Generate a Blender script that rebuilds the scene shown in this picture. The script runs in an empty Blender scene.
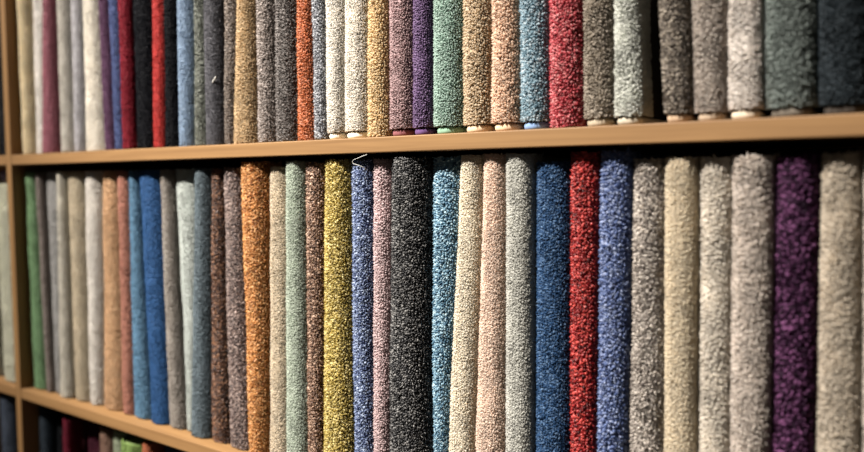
import bpy, math
import numpy as np
from mathutils import Matrix, Vector

SC = bpy.context.scene
COL = SC.collection
RNG = np.random.default_rng(7)

# ------------------------------------------------------------------ camera geometry
# world: X along the bookcase, Y into it, Z up; shelf fronts lie in Y = 0,
# the middle shelf's top is Z = 0
F = 800.0
PP = np.array([432.0, 226.0])


def cam_axes():
    a = np.array([-635 - PP[0], 187 - PP[1], F]); wx = -a / np.linalg.norm(a)
    b = np.array([548 - PP[0], 13300 - PP[1], F]); wz = -b / np.linalg.norm(b)
    wz = wz - wx * (wz @ wx); wz /= np.linalg.norm(wz)
    wy = np.cross(wz, wx)
    return np.array([wx, wy, wz]).T


R = cam_axes()
CAM = np.array([1.44018, -0.68493, 0.37175])


def at(px, py, y):
    """Point of the vertical plane Y = y seen at pixel (px, py), and the ray."""
    r = R.T @ np.array([px - PP[0], py - PP[1], F])
    return CAM + (y - CAM[1]) / r[1] * r


# ------------------------------------------------------------------ small helpers
def lin(c):
    c = np.asarray(c, float) / 255.0
    return np.where(c <= 0.04045, c / 12.92, ((c + 0.055) / 1.055) ** 2.4)


def link(o, parent=None):
    COL.objects.link(o)
    if parent is not None:
        o.parent = parent
    return o


def tag(o, label, cat, group=None, kind=None):
    if label: o['label'] = label
    if cat: o['category'] = cat
    if group: o['group'] = group
    if kind: o['kind'] = kind
    return o


def empty(name, loc):
    o = bpy.data.objects.new(name, None)
    o.empty_display_size = 0.02
    o.location = loc
    return link(o)


def mesh_from(name, verts, quads=None, tris=None, polys=None, smooth=True, attr=None):
    me = bpy.data.meshes.new(name)
    verts = np.asarray(verts, np.float32)
    me.vertices.add(len(verts))
    me.vertices.foreach_set('co', verts.ravel())
    loops, starts, n = [], [], 0
    if quads is not None and len(quads):
        q = np.asarray(quads, np.int32)
        loops.append(q.ravel()); starts.append(n + 4 * np.arange(len(q))); n += 4 * len(q)
    if tris is not None and len(tris):
        t = np.asarray(tris, np.int32)
        loops.append(t.ravel()); starts.append(n + 3 * np.arange(len(t))); n += 3 * len(t)
    for p in polys or ():
        loops.append(np.asarray(p, np.int32)); starts.append(np.array([n])); n += len(p)
    loops = np.concatenate(loops).astype(np.int32); starts = np.concatenate(starts).astype(np.int32)
    me.loops.add(len(loops)); me.loops.foreach_set('vertex_index', loops)
    me.polygons.add(len(starts)); me.polygons.foreach_set('loop_start', starts)
    me.polygons.foreach_set('use_smooth', np.full(len(starts), smooth, dtype=bool))
    me.update(calc_edges=True)
    if attr is not None:
        a = me.attributes.new('tuft', 'FLOAT', 'POINT')
        a.data.foreach_set('value', np.asarray(attr, np.float32))
    return me


def box_mesh(name, lo, hi, b=0.0012):
    import bmesh
    bm = bmesh.new()
    bmesh.ops.create_cube(bm, size=1.0)
    lo, hi = Vector(lo), Vector(hi)
    for v in bm.verts:
        v.co = Vector([lo[i] + (v.co[i] + 0.5) * (hi[i] - lo[i]) for i in range(3)])
    if b:
        bmesh.ops.bevel(bm, geom=bm.edges[:], offset=b, segments=2, profile=0.5, affect='EDGES')
    me = bpy.data.meshes.new(name); bm.to_mesh(me); bm.free()
    return me


# ------------------------------------------------------------------ materials
def new_mat(name):
    m = bpy.data.materials.new(name); m.use_nodes = True
    nt = m.node_tree
    return m, nt, nt.nodes['Principled BSDF']


def wood(name, axis, base=(134, 104, 68)):
    m, nt, p = new_mat(name)
    tc = nt.nodes.new('ShaderNodeTexCoord')
    mp = nt.nodes.new('ShaderNodeMapping')
    sc = {'x': (1.6, 30, 60), 'z': (60, 30, 1.6)}[axis]
    mp.inputs['Scale'].default_value = sc
    nt.links.new(tc.outputs['Object'], mp.inputs['Vector'])
    n1 = nt.nodes.new('ShaderNodeTexNoise'); n1.inputs['Scale'].default_value = 2.2
    n1.inputs['Detail'].default_value = 6; n1.inputs['Roughness'].default_value = 0.62
    n1.inputs['Distortion'].default_value = 0.35
    nt.links.new(mp.outputs['Vector'], n1.inputs['Vector'])
    cr = nt.nodes.new('ShaderNodeValToRGB')
    b = lin(base)
    e = cr.color_ramp.elements
    e[0].position = 0.30; e[0].color = (*(b * np.array([0.74, 0.68, 0.62])), 1)
    e[1].position = 0.72; e[1].color = (*(b * np.array([1.14, 1.12, 1.08])), 1)
    nt.links.new(n1.outputs['Fac'], cr.inputs['Fac'])
    nt.links.new(cr.outputs['Color'], p.inputs['Base Color'])
    p.inputs['Roughness'].default_value = 0.58
    p.inputs['Specular IOR Level'].default_value = 0.3
    bp = nt.nodes.new('ShaderNodeBump'); bp.inputs['Strength'].default_value = 0.08
    bp.inputs['Distance'].default_value = 0.002
    nt.links.new(n1.outputs['Fac'], bp.inputs['Height'])
    nt.links.new(bp.outputs['Normal'], p.inputs['Normal'])
    return m


def plain(name, rgb, rough=0.9):
    m, nt, p = new_mat(name)
    tc = nt.nodes.new('ShaderNodeTexCoord')
    n = nt.nodes.new('ShaderNodeTexNoise'); n.inputs['Scale'].default_value = 240
    n.inputs['Detail'].default_value = 3
    nt.links.new(tc.outputs['Object'], n.inputs['Vector'])
    cr = nt.nodes.new('ShaderNodeValToRGB')
    b = lin(rgb)
    cr.color_ramp.elements[0].color = (*(b * 0.85), 1); cr.color_ramp.elements[0].position = 0.3
    cr.color_ramp.elements[1].color = (*np.minimum(b * 1.12, 0.95), 1); cr.color_ramp.elements[1].position = 0.7
    nt.links.new(n.outputs['Fac'], cr.inputs['Fac'])
    nt.links.new(cr.outputs['Color'], p.inputs['Base Color'])
    p.inputs['Roughness'].default_value = rough
    return m


def yarn(name, rgb, vary, sheen, gloss, dark=None, light=None):
    """Tufted yarn: every tuft takes its own tone from the 'tuft' attribute."""
    m, nt, p = new_mat(name)
    mute = lambda c: np.clip(g0(c) + 0.84 * (np.asarray(c, float) - g0(c)), 0, 250)
    g0 = lambda c: float(np.dot(c, (0.3, 0.59, 0.11)))
    rgb = mute(rgb)
    dark = mute(dark) if dark is not None else None
    light = mute(light) if light is not None else None
    b = lin(rgb)
    lum = float(b @ np.array([0.21, 0.72, 0.07]))
    vary *= 1.0 - 0.65 * min(1.0, lum / 0.6)
    d = lin(dark) if dark is not None else b * (1 - vary)
    l = lin(light) if light is not None else np.minimum(b * (1 + 0.75 * vary) + 0.02 * vary, 0.9)
    at_ = nt.nodes.new('ShaderNodeAttribute'); at_.attribute_name = 'tuft'
    cr = nt.nodes.new('ShaderNodeValToRGB')
    e = cr.color_ramp.elements
    e[0].position = 0.05; e[0].color = (*d, 1)
    e[1].position = 0.95; e[1].color = (*l, 1)
    mid = e.new(0.5); mid.color = (*b, 1)
    nt.links.new(at_.outputs['Fac'], cr.inputs['Fac'])
    # soft patches where the pile is brushed another way
    tc = nt.nodes.new('ShaderNodeTexCoord')
    n = nt.nodes.new('ShaderNodeTexNoise'); n.inputs['Scale'].default_value = 26
    n.inputs['Detail'].default_value = 3
    nt.links.new(tc.outputs['Object'], n.inputs['Vector'])
    mr = nt.nodes.new('ShaderNodeMapRange')
    mr.inputs['From Min'].default_value = 0.3; mr.inputs['From Max'].default_value = 0.7
    mr.inputs['To Min'].default_value = 0.88; mr.inputs['To Max'].default_value = 1.1
    nt.links.new(n.outputs['Fac'], mr.inputs['Value'])
    mx = nt.nodes.new('ShaderNodeVectorMath'); mx.operation = 'SCALE'
    nt.links.new(cr.outputs['Color'], mx.inputs[0]); nt.links.new(mr.outputs['Result'], mx.inputs['Scale'])
    nt.links.new(mx.outputs['Vector'], p.inputs['Base Color'])
    p.inputs['Roughness'].default_value = 0.45
    p.inputs['Specular IOR Level'].default_value = gloss * (min(1.0, 0.25 + 3 * lum) if gloss < 0.4 else 1.0)
    p.inputs['Sheen Weight'].default_value = sheen * min(1.0, 0.15 + lum * 2)
    p.inputs['Sheen Roughness'].default_value = 0.4
    p.inputs['Sheen Tint'].default_value = (*np.minimum(b * 1.4 + 0.1, 1), 1)
    # yarn lets some of the light through
    tr = nt.nodes.new('ShaderNodeBsdfTranslucent')
    nt.links.new(mx.outputs['Vector'], tr.inputs['Color'])
    ms = nt.nodes.new('ShaderNodeMixShader'); ms.inputs['Fac'].default_value = 0.28 + 0.25 * min(1.0, lum / 0.6)
    nt.links.new(p.outputs['BSDF'], ms.inputs[1]); nt.links.new(tr.outputs['BSDF'], ms.inputs[2])
    nt.links.new(ms.outputs['Shader'], nt.nodes['Material Output'].inputs['Surface'])
    return m


WOOD_X = wood('oak_along', 'x')
WOOD_Z = wood('oak_upright', 'z')
BACK = plain('back_board', (40, 32, 26))

# ------------------------------------------------------------------ the setting
def structure(name, lo, hi, m):
    o = bpy.data.objects.new(name, box_mesh(name, lo, hi, 0)); o.data.materials.append(m)
    link(o); o['kind'] = 'structure'
    return o


Z_FLOOR = -0.905
structure('floor', (-3.0, -3.2, Z_FLOOR - 0.05), (4.2, 0.44, Z_FLOOR), plain('floor_boards', (120, 96, 74), 0.5))
structure('wall_back', (-3.0, 0.36, Z_FLOOR), (4.2, 0.44, 1.9), plain('wall_paint', (196, 188, 176), 0.9))

# ------------------------------------------------------------------ bookcase
TH = 0.0175
PITCH = 0.4175
DEPTH = 0.30
X0, X1, XL = -0.018, 1.75, -0.60        # divider's thickness is X0..0
case = tag(empty('bookcase', (0, 0, Z_FLOOR)),
           'oak bookcase whose open shelves hold the rows of carpet samples', 'bookcase')


def case_part(name, lo, hi, m):
    off = Vector((0, 0, Z_FLOOR))
    o = bpy.data.objects.new(name, box_mesh(name, Vector(lo) - off, Vector(hi) - off, 0.0011))
    o.data.materials.append(m)
    return link(o, case)


ZB, ZT = -2 * PITCH - TH, 2 * PITCH
for xa, xb in ((XL - 0.018, XL), (X0, 0.0), (X1, X1 + 0.018)):
    case_part('upright', (xa, 0, Z_FLOOR), (xb, DEPTH, ZT), WOOD_Z)
for k in (-2, -1, 0, 1, 2):
    for xa, xb in ((XL, X0), (0.0, X1)):
        case_part('shelf', (xa + 0.0002, 0.0003, k * PITCH - TH), (xb - 0.0002, DEPTH, k * PITCH), WOOD_X)
for xa, xb in ((XL, X0), (0.0, X1)):
    case_part('back_panel', (xa + 0.0002, DEPTH - 0.006, ZB + TH), (xb - 0.0002, DEPTH - 0.0005, ZT - TH), BACK)
    case_part('plinth', (xa + 0.0002, 0.03, Z_FLOOR), (xb - 0.0002, 0.048, ZB - 0.0005), WOOD_X)

# ------------------------------------------------------------------ carpet samples
KINDS = {   # spacing, pile height, bend, jitter, comb (direction the pile is brushed), vary, sheen, gloss
    'velvet': (0.0022, 0.0032, 0.70, 0.36, 0.3, 0.24, 0.15, 0.20),
    'plush':  (0.0017, 0.0042, 0.90, 0.38, 0.4, 0.30, 0.12, 0.35),
    'twist':  (0.0019, 0.0052, 1.05, 0.42, 0.2, 0.48, 0.08, 0.55),
    'soft':   (0.0016, 0.0034, 0.85, 0.38, 0.4, 0.22, 0.15, 0.35),
    'shag':   (0.0016, 0.0058, 1.25, 0.40, 0.9, 0.26, 0.20, 0.35),
}


def profile(w, side_l, side_r, rc, step):
    """Nose outline, from the left flank round the front to the right flank: points and outward normals. Front is y = 0."""
    a = w / 2
    rc = min(rc, a * 0.999)
    pts = []
    seg = [('l', side_l), ('c', rc * math.pi / 2), ('f', 2 * (a - rc)), ('c', rc * math.pi / 2), ('r', side_r)]
    total = sum(s for _, s in seg)
    n = max(8, int(round(total / step)))
    ss = np.linspace(0, total, n + 1)
    P = np.zeros((n + 1, 2)); N = np.zeros((n + 1, 2))
    e1 = side_l; e2 = e1 + rc * math.pi / 2; e3 = e2 + 2 * (a - rc); e4 = e3 + rc * math.pi / 2
    for i, s in enumerate(ss):
        if s <= e1:
            P[i] = (-a, rc + side_l - s); N[i] = (-1, 0)
        elif s <= e2:
            t = (s - e1) / rc
            P[i] = (-a + rc - rc * math.cos(t), rc - rc * math.sin(t)); N[i] = (-math.cos(t), -math.sin(t))
        elif s <= e3:
            P[i] = (-a + rc + s - e2, 0); N[i] = (0, -1)
        elif s <= e4:
            t = (s - e3) / rc
            P[i] = (a - rc + rc * math.sin(t), rc - rc * math.cos(t)); N[i] = (math.sin(t), -math.cos(t))
        else:
            P[i] = (a, rc + s - e4); N[i] = (1, 0)
    return P, N


def smooth_field(u, v, seed):
    r = np.random.default_rng(seed)
    f = np.zeros_like(u)
    for _ in range(7):
        k = r.normal(size=2) * 140
        f += np.sin(k[0] * u + k[1] * v + r.uniform(0, 6.28))
    return f / 3.0


def pile_mesh(name, w, kind, height, side_l, side_r, edges, scale=1.0, fine=(0, 9)):
    """One connected sheet of yarn tufts wrapped round the nose of the fold. edges(z) -> (left, right) limits of x."""
    sp, h, bend, jit, comb = KINDS[kind][:5]
    sp *= scale
    hs = min(h, w * 0.16)
    wb = w - 2 * hs * 0.75
    P, N = profile(wb, side_l, side_r, wb * 0.40, sp)
    nu = len(P) - 1
    u = np.arange(nu + 1)
    f0, f1 = max(0.0, fine[0]), min(height, fine[1])     # the tufts get coarser well outside the picture
    segs = [(0.0, f0, 2.0 * sp), (f0, f1, sp), (f1, height, 2.0 * sp)]
    zz = np.concatenate([np.linspace(p, q, max(1, int(round((q - p) / d))), endpoint=False) for p, q, d in segs if q - p > sp] + [[height]])
    nv = len(zz) - 1
    gx = np.repeat(P[:, 0][:, None], nv + 1, 1); gy = np.repeat(P[:, 1][:, None], nv + 1, 1)
    gz = np.repeat(zz[None, :], nu + 1, 0)
    nx = np.repeat(N[:, 0][:, None], nv + 1, 1); ny = np.repeat(N[:, 1][:, None], nv + 1, 1)
    tx, ty = -ny, nx
    seed = int(RNG.integers(1 << 30))
    r = np.random.default_rng(seed)
    ju = r.uniform(-jit, jit, gx.shape) * sp; jv = r.uniform(-jit, jit, gx.shape) * sp
    jv += np.where((u % 2)[:, None] == 0, 0.25, -0.25) * sp
    jv[:, 0] = r.uniform(0, 0.3, nu + 1) * sp; jv[:, -1] = -r.uniform(0, 0.3, nu + 1) * sp
    ju[0] = 0; ju[-1] = 0
    # the fold is never quite flat
    wav = smooth_field(np.zeros_like(gz) + seed % 7, gz * 0.25, seed) * 0.0007
    gx = gx + tx * ju; gy = gy + ty * ju + wav + 0.0; gz = gz + jv
    G = np.stack([gx, gy + hs, gz], -1)
    nv0 = (nu + 1) * (nv + 1)
    idx = np.arange(nv0).reshape(nu + 1, nv + 1)
    a, b, c, d = idx[:-1, :-1], idx[1:, :-1], idx[1:, 1:], idx[:-1, 1:]      # a-b along the outline, d above a
    quad = np.stack([a, b, c, d], -1).reshape(-1, 4)
    Gf = G.reshape(-1, 3)
    base = Gf[quad]                                    # cells x 4 x 3
    cen = base.mean(1)
    Nf = np.stack([nx, ny, np.zeros_like(nx)], -1).reshape(-1, 3)[quad].mean(1)
    Nf /= np.linalg.norm(Nf, axis=1)[:, None]
    Tf = np.stack([-Nf[:, 1], Nf[:, 0], 0 * Nf[:, 0]], -1)
    n = len(quad)
    hh = hs * r.uniform(0.72, 1.12, n)
    zrel = cen[:, 2] / height
    uu = np.repeat((np.arange(nu) * sp)[:, None], nv, 1).ravel()
    fz = smooth_field(uu, cen[:, 2], seed + 1); fu = smooth_field(uu, cen[:, 2], seed + 2)
    bz = bend * sp * (r.normal(0, 0.55, n) + comb * fz - 0.25 * comb)
    bt = bend * sp * (r.normal(0, 0.55, n) + comb * fu)
    bz += np.clip((zrel - 0.985) / 0.015, 0, 1) * hs * 0.7 - np.clip((0.012 - zrel) / 0.012, 0, 1) * hs * 0.35
    off = np.stack([0 * bz, 0 * bz, bz], -1) + Tf * bt[:, None]
    ring = cen[:, None] + (base - cen[:, None]) * r.uniform(*((0.84, 1.06) if kind in ('soft', 'velvet') else (0.78, 1.04) if kind == 'shag' else (0.70, 1.02)), n)[:, None, None] + (Nf * (hh * 0.62)[:, None] + off * 0.45)[:, None]
    apex = cen + Nf * hh[:, None] + off
    V = np.concatenate([Gf, ring.reshape(-1, 3), apex])
    r0 = nv0 + 4 * np.arange(n); ap = nv0 + 4 * n + np.arange(n)
    quads = np.concatenate([np.stack([quad[:, i], quad[:, (i + 1) % 4], r0 + (i + 1) % 4, r0 + i], -1) for i in range(4)])
    tris = np.concatenate([np.stack([r0 + i, r0 + (i + 1) % 4, ap], -1) for i in range(4)])
    # stay inside the sample's own slot, which may taper with height
    V[:, 0] = np.clip(V[:, 0], -w / 2, w / 2)
    V[:, 2] = np.clip(V[:, 2], -0.0012, height + 0.0055)
    lo, hi = edges(V[:, 2])
    V[:, 0] = lo + (V[:, 0] / w + 0.5) * (hi - lo)
    tone = np.clip(np.where(r.random(n) < 0.2, r.uniform(0.7, 1.0, n), r.normal(0.44, 0.22, n)), 0, 1)
    att = np.concatenate([np.full(nv0, 0.5), np.repeat(tone, 4), tone])
    return mesh_from(name, V, quads, tris, attr=att), hs


def slab_mesh(name, w, y_front, depth, z0, z1, edges, rc_f=0.42, rings=None):
    """Closed slab with a rounded nose; rings = [(z, inset)] for a bulging one."""
    rings = rings or [(z0, 0.0012), (z0 + 0.0012, 0), (z1 - 0.0012, 0), (z1, 0.0012)]
    V, n = [], None
    for z, ins in rings:
        ww = w - 2 * ins
        P, _ = profile(ww, depth - ww * rc_f, depth - ww * rc_f, ww * rc_f, 0.004)
        keep = np.ones(len(P), bool)
        pts = P.copy(); pts[:, 1] += y_front + ins
        pts[:, 1] = np.minimum(pts[:, 1], y_front + depth)
        # same number of points on every ring
        s = np.linspace(0, 1, 40); t = np.linspace(0, 1, len(pts))
        q = np.stack([np.interp(s, t, pts[:, 0]), np.interp(s, t, pts[:, 1])], -1)
        lo, hi = edges(np.array([z]))
        x = lo + (q[:, 0] / w + 0.5) * (hi - lo)
        V.append(np.stack([x, q[:, 1], np.full(40, z)], -1)); n = 40
    V = np.concatenate(V); k = len(rings)
    quads = []
    for i in range(k - 1):
        for j in range(n):
            jj = (j + 1) % n
            quads.append((i * n + j, i * n + jj, (i + 1) * n + jj, (i + 1) * n + j))
    polys = [list(range(n))[::-1], [(k - 1) * n + j for j in range(n)]]
    return mesh_from(name, V, quads, polys=polys)


GAP = 0.0006
ROOTS = {}


def sample(key, z_base, z_top, left, right, spec, group):
    """left / right: functions z -> x of the slot's limits in the world."""
    o = spec
    kind = o.get('kind', 'twist')
    y0 = o.get('rec', 0.012)
    foot = o.get('foot')
    zb = z_base + (0.0095 if foot else 0.0018)
    zm = (z_base + z_top) / 2
    w = float(right(zm) - left(zm)) - 2 * GAP
    cx = float(right(z_base) + left(z_base)) / 2
    root = empty('carpet_sample', (cx, y0, z_base))
    tag(root, o['label'], 'carpet sample', group)
    kd = KINDS[kind]
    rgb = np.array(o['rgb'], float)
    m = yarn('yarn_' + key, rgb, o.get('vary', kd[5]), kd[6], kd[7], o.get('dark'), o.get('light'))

    def edges_rel(zofs):
        def e(z):
            zw = z + zofs
            return left(zw) + GAP - cx, right(zw) - GAP - cx
        return e
    fine = (o.get('z_lo', -9) - zb, o.get('z_hi', 9) - zb)
    me, hs = pile_mesh('pile', w, kind, z_top - zb, 0.005, o.get('side', 0.020), edges_rel(zb), o.get('scale', 1.0), fine)
    p = bpy.data.objects.new('pile', me); me.materials.append(m)
    link(p, root); p.location = (0, 0, zb - z_base)
    # the folded carpet behind the nose, its woven back turned inwards
    bw = w - 2 * hs * 0.75 - 0.0006
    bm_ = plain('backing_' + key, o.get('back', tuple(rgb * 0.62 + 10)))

    def e2(z):
        lo, hi = edges_rel(z_base)(z)
        sh = (hi - lo) * (1 - bw / w) / 2
        return lo + sh, hi - sh
    bz = 0.0 if not foot else zb - z_base - 0.001
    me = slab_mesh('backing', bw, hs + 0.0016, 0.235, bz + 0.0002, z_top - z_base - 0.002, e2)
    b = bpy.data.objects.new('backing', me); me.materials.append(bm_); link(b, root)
    if foot:
        fw = w * o.get('foot_w', 0.84)

        def e3(z):
            lo, hi = edges_rel(z_base)(z)
            sh = (hi - lo) * (1 - fw / w) / 2
            return lo + sh, hi - sh
        H = zb - z_base - 0.0012
        me = slab_mesh('foot', fw, hs * 0.55, 0.09, 0, H, e3, 0.46,
                       [(0.0001, 0.0028), (H * 0.12, 0.0012), (H * 0.32, 0.0002), (H * 0.55, 0.0), (H * 0.78, 0.0004), (H * 0.92, 0.0014), (H, 0.003)])
        f_ = bpy.data.objects.new('foot', me); me.materials.append(plain('liner_' + key, foot)); link(f_, root)
        f_['label'] = 'rolled smooth liner under the pile'
    ROOTS[key] = root
    return root


def row(entries, z_base, ya, yb, end, group):
    """entries: (x at ya, x at yb or (x, y), spec). The slots' limits are found from the last to the first, each nose's own curve allowed for."""
    zl, zh = z_base, z_base + 0.39

    def ray(e):
        xa, xb = e[0], e[1]
        y2 = yb
        if isinstance(xb, tuple): xb, y2 = xb
        y0 = e[2].get('rec', 0.012)
        A, B = at(xa, ya, y0), at(xb, y2, y0)
        out = []
        for z in (zl, zh):
            t = (z - A[2]) / (B[2] - A[2])
            x = A[0] + t * (B[0] - A[0])
            al = math.atan2(CAM[0] - x, y0 - CAM[1])
            out.append((x, 1 / math.cos(al) - math.tan(al) - 1))
        return out
    lim = [None] * (len(entries) + 1)
    rx = ray((*end, {}))
    lim[-1] = [rx[0][0], rx[1][0]]
    for i in range(len(entries) - 1, -1, -1):
        e = entries[i]
        k = 0.36 if not e[2].get('gap') else 0.0
        lim[i] = [(x + k * g * lim[i + 1][j]) / (1 + k * g) for j, (x, g) in enumerate(ray(e))]
        lim[i] = [max(0.0015, v) for v in lim[i]]
        if not e[2].get('gap'):
            lim[i] = [min(v, lim[i + 1][j] - 0.020) for j, v in enumerate(lim[i])]
    for i, e in enumerate(entries):
        if e[2].get('gap'): continue

        def fn(l):
            return lambda z: l[0] + (z - zl) / (zh - zl) * (l[1] - l[0])
        sp = e[2]
        xm = e[0]
        sp['z_hi'] = at(xm, -16, 0.0)[2]; sp['z_lo'] = at(xm, 468, 0.0)[2]
        print('SAMPLE', sp['label'][:40], 'w0 %.1f w1 %.1f' % (1000 * (lim[i + 1][0] - lim[i][0]), 1000 * (lim[i + 1][1] - lim[i][1])))
        sample(sp['key'], z_base, z_base + sp.get('h', 0.39), fn(lim[i]), fn(lim[i + 1]), sp, group)


def S(rgb, kind, label, **k):
    return dict(rgb=rgb, kind=kind, label=label, **k)


GU = 'carpet samples standing on the upper shelf'
GM = 'carpet samples standing on the middle shelf'
GL = 'carpet samples standing on the lower shelf'

UPPER = [
    (14.5, 22.5, S((242, 226, 188), 'velvet', 'pale straw carpet sample next to the wooden divider on the upper shelf')),
    (32, 36, S((244, 238, 230), 'velvet', 'narrow white carpet sample between the straw and the dusty maroon ones', rec=0.016)),
    (43, 42, S((164, 94, 108), 'velvet', 'dusty maroon carpet sample between a white and a grey-beige one', rec=0.006)),
    (56, 60, S((204, 199, 188), 'velvet', 'grey-beige carpet sample touching the dusty maroon one on the upper shelf')),
    (70, 74, S((196, 194, 197), 'plush', 'cool lilac-grey carpet sample between a grey-beige and a wide cream one', rec=0.014)),
    (82, 86, S((236, 230, 216), 'velvet', 'cream carpet sample standing against the dark plum one on the upper shelf')),
    (97.5, 104, S((92, 58, 88), 'velvet', 'dark plum carpet sample between the cream one and a slim blue one')),
    (108, 114, S((70, 84, 132), 'velvet', 'slim cornflower-blue carpet sample between dark plum and dark crimson')),
    (117, 122, S((132, 22, 38), 'velvet', 'dark crimson carpet sample beside the slim blue one on the upper shelf', rec=0.009)),
    (132, 136.5, S((8, 10, 17), 'velvet', 'near-black carpet sample between the dark crimson and the bright red one')),
    (151, 153, S((186, 46, 42), 'velvet', 'narrow bright red carpet sample between two near-black ones')),
    (163, 164.5, S((7, 9, 15), 'velvet', 'near-black carpet sample between the bright red and the light blue one')),
    (176, 178.6, S((132, 158, 186), 'soft', 'light denim-blue carpet sample next to a near-black one on the upper shelf')),
    (193, 194, S((98, 104, 92), 'twist', 'slim grey-green carpet sample between light blue and charcoal', rec=0.015)),
    (203, 205, S((88, 88, 94), 'soft', 'charcoal-grey carpet sample with a white speck of lint on its pile', rec=0.009)),
    (223, 223.5, S((116, 102, 90), 'twist', 'slim taupe carpet sample between charcoal and golden tan', rec=0.015)),
    (236.5, 233, S((206, 176, 130), 'plush', 'golden tan carpet sample between taupe and pale brown-grey on the upper shelf', rec=0.009)),
    (255, 257, S((172, 160, 152), 'twist', 'pale brown-grey carpet sample beside the golden tan one', dark=(105, 92, 84))),
    (274, 275, S((110, 102, 97), 'twist', 'wide dark brown-grey carpet sample next to the orange-red one on the upper shelf')),
    (296, 297, S((200, 104, 50), 'twist', 'narrow orange-red twist carpet sample on the upper shelf', vary=0.3)),
    (311, 314, S((150, 154, 162), 'twist', 'slim salt-and-pepper grey carpet sample between orange-red and off-white', dark=(60, 60, 66), light=(205, 208, 212))),
    (324, 326.5, S((238, 233, 222), 'soft', 'off-white carpet sample beside the salt-and-pepper one, on a cream foot', foot=(246, 236, 218))),
    (344, 344, S((240, 233, 220), 'soft', 'warm white carpet sample beside the golden beige one, on a cream foot', foot=(246, 236, 218))),
    (367, 367, S((232, 204, 154), 'twist', 'golden beige twist carpet sample between warm white and mauve', vary=0.3)),
    (388, 389, S((184, 152, 152), 'plush', 'mauve carpet sample between golden beige and purple on the upper shelf', foot=(128, 76, 80))),
    (412, 412, S((116, 90, 132), 'plush', 'purple carpet sample between the mauve and the sea-green one', foot=(92, 62, 110))),
    (432, 433, S((170, 198, 184), 'plush', 'sea-green carpet sample on a green foot beside the purple one', foot=(132, 170, 144))),
    (462, 462.5, S((222, 200, 166), 'twist', 'sandy beige twist carpet sample between sea-green and peach', vary=0.32, foot=(214, 190, 158))),
    (490, 491, S((240, 208, 180), 'twist', 'peach twist carpet sample between sandy beige and sky blue', vary=0.32, foot=(214, 184, 152))),
    (518, 520, S((142, 178, 194), 'twist', 'sky-blue twist carpet sample next to the raspberry red one', vary=0.32, light=(206, 220, 226), foot=(122, 150, 190))),
    (548, 549, S((208, 58, 72), 'twist', 'raspberry red twist carpet sample reaching down to the upper shelf', vary=0.4, h=0.388, light=(232, 140, 140), dark=(120, 18, 28))),
    (582, 583, S((172, 160, 142), 'shag', 'grey-brown carpet sample next to the raspberry red one on the upper shelf', dark=(112, 100, 86), foot=(172, 160, 138))),
    (613.5, 614, S((216, 219, 209), 'shag', 'pale grey-green carpet sample with a dark gap at its side', foot=(176, 168, 150), back=(26, 24, 22))),  # near-black backing: the shade of the gap is put into its colour
    (638, 642, dict(gap=True)),
    (657, 664, S((128, 118, 106), 'shag', 'dark grey-brown carpet sample leaning over the dark gap', dark=(64, 57, 50), light=(186, 174, 156), foot=(172, 148, 122))),
    (690, 694, S((206, 195, 183), 'shag', 'greige carpet sample between dark grey-brown and pale cream on the upper shelf', vary=0.22, foot=(170, 152, 130))),
    (727, 727, S((236, 229, 220), 'shag', 'pale cream shaggy carpet sample next to the grey-teal one', vary=0.18, foot=(204, 190, 168))),
    (764, 765, S((128, 140, 134), 'shag', 'wide grey-teal shaggy carpet sample between pale cream and dark slate', vary=0.25, foot=(96, 90, 80))),
    (817, 818, S((48, 58, 64), 'shag', 'dark slate-blue shaggy carpet sample at the end of the upper row', foot=(60, 54, 48))),
]
for i, e in enumerate(UPPER): e[2]['key'] = 'upper_%d' % i

def LO(x): return (x, 385)

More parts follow.
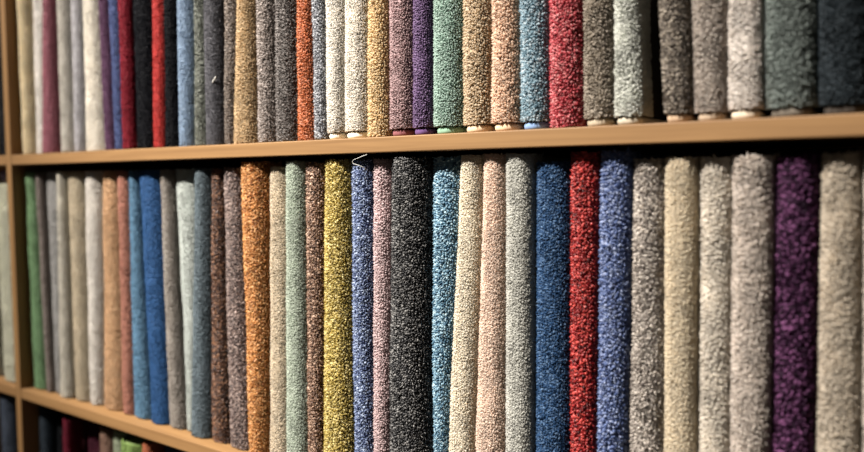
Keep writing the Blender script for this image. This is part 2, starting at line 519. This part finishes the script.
MIDDLE = [
    (25, LO(34), S((124, 164, 114), 'velvet', 'leaf-green carpet sample next to the wooden divider on the middle shelf', h=0.386, rec=0.016)),
    (37.5, LO(48.8), S((142, 130, 122), 'velvet', 'slim brown-grey carpet sample right beside the leaf-green one', h=0.384, rec=0.016)),
    (46.7, LO(55), S((170, 169, 166), 'velvet', 'slim mid-grey carpet sample between brown-grey and pale stone', h=0.386, rec=0.021)),
    (57, LO(60), S((212, 207, 192), 'velvet', 'pale stone carpet sample between the mid-grey and the wide khaki one', h=0.386, rec=0.013)),
    (67.6, LO(74.5), S((202, 188, 160), 'velvet', 'wide khaki-beige carpet sample on the middle shelf beside pale stone', h=0.386, rec=0.017)),
    (84.6, LO(89), S((226, 221, 212), 'velvet', 'wide off-white carpet sample between khaki and caramel on the middle shelf', h=0.386, rec=0.018)),
    (101.8, LO(104), S((206, 164, 120), 'velvet', 'caramel carpet sample between off-white and terracotta', h=0.386, rec=0.019)),
    (117.3, LO(121.5), S((176, 116, 96), 'velvet', 'slim terracotta carpet sample between caramel and steel blue', h=0.386, rec=0.018)),
    (128, LO(133.5), S((90, 134, 166), 'velvet', 'slim steel-blue carpet sample next to the terracotta one', h=0.386, rec=0.018)),
    (139.6, LO(149.5), S((42, 86, 140), 'velvet', 'wide royal-blue velvet carpet sample on the middle shelf', h=0.386, rec=0.018)),
    (160, LO(167.5), S((160, 152, 142), 'plush', 'warm grey carpet sample between royal blue and pale mint-grey', h=0.385, rec=0.019)),
    (177, LO(184.5), S((200, 208, 202), 'soft', 'pale mint-grey carpet sample half covered by the dark slate-grey one', h=0.386, rec=0.025)),
    (193.5, LO(191), S((98, 114, 122), 'plush', 'dark slate-grey carpet sample between pale mint-grey and espresso brown', h=0.386, rec=0.013)),
    (210, LO(211), S((86, 54, 40), 'twist', 'slim espresso-brown twist carpet sample on the middle shelf', h=0.385, dark=(34, 22, 18), rec=0.016, light=(160, 110, 74))),
    (223, LO(228), S((124, 104, 98), 'twist', 'mauve-brown twist carpet sample beside the bright orange one', h=0.386, rec=0.014, dark=(58, 46, 44), light=(190, 166, 154))),
    (240.7, LO(246), S((212, 140, 62), 'twist', 'bright orange-ochre twist carpet sample on the middle shelf', rec=0.007, h=0.3925, dark=(146, 80, 24), light=(246, 190, 120))),
    (269, 269.7, S((220, 205, 178), 'soft', 'slim beige carpet sample between orange-ochre and sage', h=0.386, rec=0.014, vary=0.26)),
    (285, 286, S((188, 200, 182), 'soft', 'pale sage-green carpet sample between beige and chestnut brown', rec=0.008, h=0.3925)),
    (305, 307, S((134, 96, 72), 'twist', 'chestnut-brown twist carpet sample between sage and mustard', rec=0.010, dark=(66, 42, 30), h=0.39, light=(214, 178, 150))),
    (323.5, 322.8, S((204, 180, 80), 'twist', 'mustard-yellow twist carpet sample on the middle shelf', rec=0.007, h=0.3925, dark=(138, 114, 40), light=(246, 230, 158))),
    (350.6, 353, S((108, 128, 172), 'twist', 'periwinkle-blue twist carpet sample with a loose thread at its top', h=0.392, rec=0.010, dark=(46, 62, 112), light=(176, 194, 222))),
    (372.6, 372.5, S((212, 186, 186), 'twist', 'slim pale pink carpet sample between periwinkle blue and black', vary=0.26, rec=0.012, h=0.3925)),
    (390, 388.5, S((42, 43, 46), 'twist', 'wide black flecked twist carpet sample on the middle shelf', dark=(17, 17, 19), rec=0.004, h=0.3925, light=(136, 135, 132))),
    (432.6, 432, S((120, 168, 192), 'twist', 'sky-blue twist carpet sample between the black and the ivory one', dark=(38, 92, 130), rec=0.015, h=0.3925, light=(190, 222, 234))),
    (458.5, 447.7, S((238, 228, 206), 'soft', 'ivory carpet sample leaning beside the sky-blue one on the middle shelf', rec=0.010, h=0.394, vary=0.26)),
    (482, 475, S((238, 214, 194), 'soft', 'pale peach-pink carpet sample leaning on the ivory one', rec=0.010, h=0.394, vary=0.3)),
    (505.3, 504.7, S((208, 208, 199), 'soft', 'light silver-grey twist carpet sample between peach-pink and navy', rec=0.009, h=0.394, vary=0.36)),
    (535.4, 535, S((40, 78, 124), 'plush', 'navy-blue carpet sample between silver-grey and deep red', rec=0.013, vary=0.35, h=0.385, light=(92, 126, 166))),
    (569.5, 568.6, S((170, 20, 24), 'twist', 'deep red twist carpet sample between two blue ones', rec=0.011, dark=(78, 6, 10), scale=1.15, h=0.394, light=(222, 74, 64))),
    (599, 596, S((88, 112, 170), 'twist', 'denim-blue twist carpet sample between deep red and taupe-grey', rec=0.011, scale=1.1, h=0.394, dark=(46, 56, 96), light=(150, 166, 204))),
    (632, 628.5, S((196, 186, 176), 'shag', 'speckled taupe-grey carpet sample beside the denim-blue one', rec=0.013, h=0.3865, dark=(112, 102, 94), light=(240, 232, 220))),
    (663.7, 663, S((226, 212, 184), 'soft', 'buttery cream carpet sample beside speckled taupe-grey', rec=0.010, vary=0.2, h=0.3865)),
    (699, 698, S((230, 222, 207), 'shag', 'light oatmeal carpet sample between buttery cream and pinkish greige', rec=0.015, vary=0.16, h=0.3865)),
    (731, 729, S((222, 211, 199), 'shag', 'pinkish greige shaggy carpet sample next to the aubergine one', rec=0.008, vary=0.16, h=0.3865)),
    (775.5, 772, S((58, 27, 56), 'shag', 'aubergine-purple shaggy carpet sample on the middle shelf', rec=0.012, scale=1.25, h=0.3865, dark=(26, 10, 26), light=(132, 76, 124))),
    (819.5, 815, S((216, 204, 184), 'shag', 'sandy greige shaggy carpet sample past the aubergine one', rec=0.014, vary=0.16, h=0.3865)),
    (862, 861, S((210, 200, 186), 'shag', 'sliver of a pale carpet sample cut off by the picture edge on the middle shelf', rec=0.012, vary=0.16, h=0.3865)),
]
for i, e in enumerate(MIDDLE): e[2]['key'] = 'middle_%d' % i

LOWER = [
    (39, 39.6, S((44, 54, 64), 'velvet', 'dark slate-blue carpet sample next to the divider on the lower shelf', h=0.388, rec=0.022)),
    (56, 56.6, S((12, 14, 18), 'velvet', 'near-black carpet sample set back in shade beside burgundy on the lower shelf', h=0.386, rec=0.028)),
    (65.5, 66, S((100, 20, 38), 'velvet', 'burgundy carpet sample on the lower shelf under the khaki one', rec=0.005, h=0.383)),
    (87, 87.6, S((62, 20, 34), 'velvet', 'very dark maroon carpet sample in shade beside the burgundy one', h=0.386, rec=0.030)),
    (99, 99.6, S((122, 92, 76), 'velvet', 'brown carpet sample on the lower shelf between dark maroon and grey-green', h=0.386, rec=0.014)),
    (112.5, 113, S((150, 160, 132), 'velvet', 'slim grey-green carpet sample beside the lime one on the lower shelf', h=0.386, rec=0.016)),
    (120, 120.6, S((122, 152, 74), 'velvet', 'lime-green carpet sample on the lower shelf', rec=0.005, h=0.379)),
    (141, 141.6, S((176, 96, 60), 'velvet', 'rust-orange carpet sample next to the lime one on the lower shelf', h=0.386, rec=0.008)),
    (163, 163.6, S((70, 84, 112), 'velvet', 'slate-blue carpet sample beyond the rust-orange one on the lower shelf', h=0.386, rec=0.020)),
]
for i, e in enumerate(LOWER): e[2]['key'] = 'lower_%d' % i

row(UPPER, PITCH, 0, 148, (868, 868), GU)
row(MIDDLE, 0.0, 190, 452, (912, 912), GM)
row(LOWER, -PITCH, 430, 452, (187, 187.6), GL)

# the bay past the divider
GB = 'carpet samples in the bay past the divider'


def bay(key, z0, xl, xr, spec):
    spec['key'] = key
    sample(key, z0, z0 + spec.get('h', 0.39), lambda z: xl + 0 * z, lambda z: xr + 0 * z, spec, GB)


bay('bay_0', PITCH, -0.088, -0.0195, S((26, 28, 32), 'velvet', 'near-black carpet sample past the divider on the upper shelf', rec=0.012))
bay('bay_4', 0.0, -0.190, -0.117, S((210, 206, 184), 'velvet', 'second pale cream carpet sample past the divider on the middle shelf', h=0.366, rec=0.012))
bay('bay_1', 0.0, -0.115, -0.0195, S((222, 222, 200), 'velvet', 'pale sage-cream carpet sample past the divider on the middle shelf', h=0.366, rec=0.012, side=0.05))
bay('bay_2', -PITCH, -0.066, -0.0195, S((30, 34, 40), 'velvet', 'charcoal carpet sample past the divider on the lower shelf', h=0.388, rec=0.020))
bay('bay_3', -PITCH, -0.125, -0.068, S((70, 80, 96), 'velvet', 'slate-grey carpet sample past the divider on the lower shelf', h=0.388, rec=0.012))

# a folded piece laid flat on top of the cream sample in that bay
fp = tag(empty('folded_carpet_piece', (-0.058, 0.02, 0.3735)),
         'lilac-grey piece of carpet lying on top of the pale sage-cream sample', 'carpet piece')
fm = yarn('yarn_folded', (150, 124, 152), 0.3, 0.15, 0.2)
for nm, z0, z1, ins, mm in (('backing', 0.0, 0.005, 0.002, plain('backing_folded', (110, 96, 112))), ('pile', 0.0052, 0.0185, 0.0, fm)):
    me = box_mesh(nm, (-0.037 + ins, ins, z0), (0.037 - ins, 0.2 - ins, z1), min(0.005, (z1 - z0) * 0.45))
    me.materials.append(mm)
    o = bpy.data.objects.new(nm, me); link(o, fp)


def thread(name, pts, r, m, parent):
    """A round strand through the given points, as a mesh tube."""
    P = np.array([np.array(p) for p in pts]) - np.array(parent.location)
    for _ in range(2):                                   # corner cutting
        Q = np.empty((2 * (len(P) - 1), 3))
        Q[0::2] = 0.75 * P[:-1] + 0.25 * P[1:]; Q[1::2] = 0.25 * P[:-1] + 0.75 * P[1:]
        P = np.concatenate([P[:1], Q, P[-1:]])
    T = np.gradient(P, axis=0); T /= np.linalg.norm(T, axis=1)[:, None]
    A = np.cross(T, (0.1, 1.0, 0.05)); A /= np.linalg.norm(A, axis=1)[:, None]
    B = np.cross(T, A); n, k = len(P), 6
    th = np.arange(k) * 2 * math.pi / k
    V = P[:, None] + r * (np.cos(th)[None, :, None] * A[:, None] + np.sin(th)[None, :, None] * B[:, None])
    Q = [(i * k + j, i * k + (j + 1) % k, (i + 1) * k + (j + 1) % k, (i + 1) * k + j) for i in range(n - 1) for j in range(k)]
    me = mesh_from(name, V.reshape(-1, 3), Q, polys=[list(range(k))[::-1], [(n - 1) * k + j for j in range(k)]])
    me.materials.append(m)
    return link(bpy.data.objects.new(name, me), parent)


tm = plain('thread_fibre', (214, 214, 208), 0.5)
th = [at(x, y, yy) for x, y, yy in ((368, 171, 0.012), (365, 168, 0.006), (358, 165, 0.002), (352, 163.2, 0.001), (352.6, 160.5, 0.0), (358, 157.8, 0.0), (367, 154.4, 0.002))]
t = thread('loose_thread', th, 0.00026, tm, ROOTS['middle_20'])
t['label'] = 'pale loose thread sticking out of the pile'
lt = [at(x, y, 0.010) for x, y in ((212.5, 82.5), (213.6, 80.5), (215, 79), (215.6, 76.8))]
t = thread('lint', lt, 0.0009, tm, ROOTS['upper_14'])
t['label'] = 'white speck of lint'

# ------------------------------------------------------------------ light
def spot(name, loc, target, power, size, blend, radius, col):
    l = bpy.data.lights.new(name, 'SPOT'); l.energy = power; l.spot_size = math.radians(size); l.spot_blend = blend
    l.shadow_soft_size = radius; l.color = col
    o = bpy.data.objects.new(name, l); o.location = loc
    o.rotation_euler = (Vector(target) - Vector(loc)).to_track_quat('-Z', 'Y').to_euler()
    return link(o)


WARM = (1.0, 0.925, 0.85)
spot('track_spot', (0.12, -2.0, 3.0), (0.96, 0.0, 0.22), 1420, 34, 0.9, 0.035, WARM)
spot('track_spot', (-1.15, -1.8, 2.9), (0.10, 0.0, 0.56), 1150, 36, 0.9, 0.035, WARM)

w = bpy.data.worlds.new('World'); SC.world = w; w.use_nodes = True
bg = w.node_tree.nodes['Background']
bg.inputs['Color'].default_value = (1.0, 0.9, 0.8, 1); bg.inputs['Strength'].default_value = 0.07

# ------------------------------------------------------------------ camera
cd = bpy.data.cameras.new('camera'); co = link(bpy.data.objects.new('camera', cd))
M = np.eye(4); M[:3, 0] = R[0]; M[:3, 1] = -R[1]; M[:3, 2] = -R[2]; M[:3, 3] = CAM
co.matrix_world = Matrix(M.tolist())
cd.sensor_width = 36.0; cd.lens = F / 864 * 36.0; cd.clip_start = 0.02
cd.dof.use_dof = True; cd.dof.focus_distance = 0.89; cd.dof.aperture_fstop = 2.5
SC.camera = co
SC.cycles.use_denoising = True

vs = SC.view_settings
vs.view_transform = 'Standard'; vs.look = 'None'; vs.exposure = 0.0; vs.gamma = 1.0; vs.use_curve_mapping = False
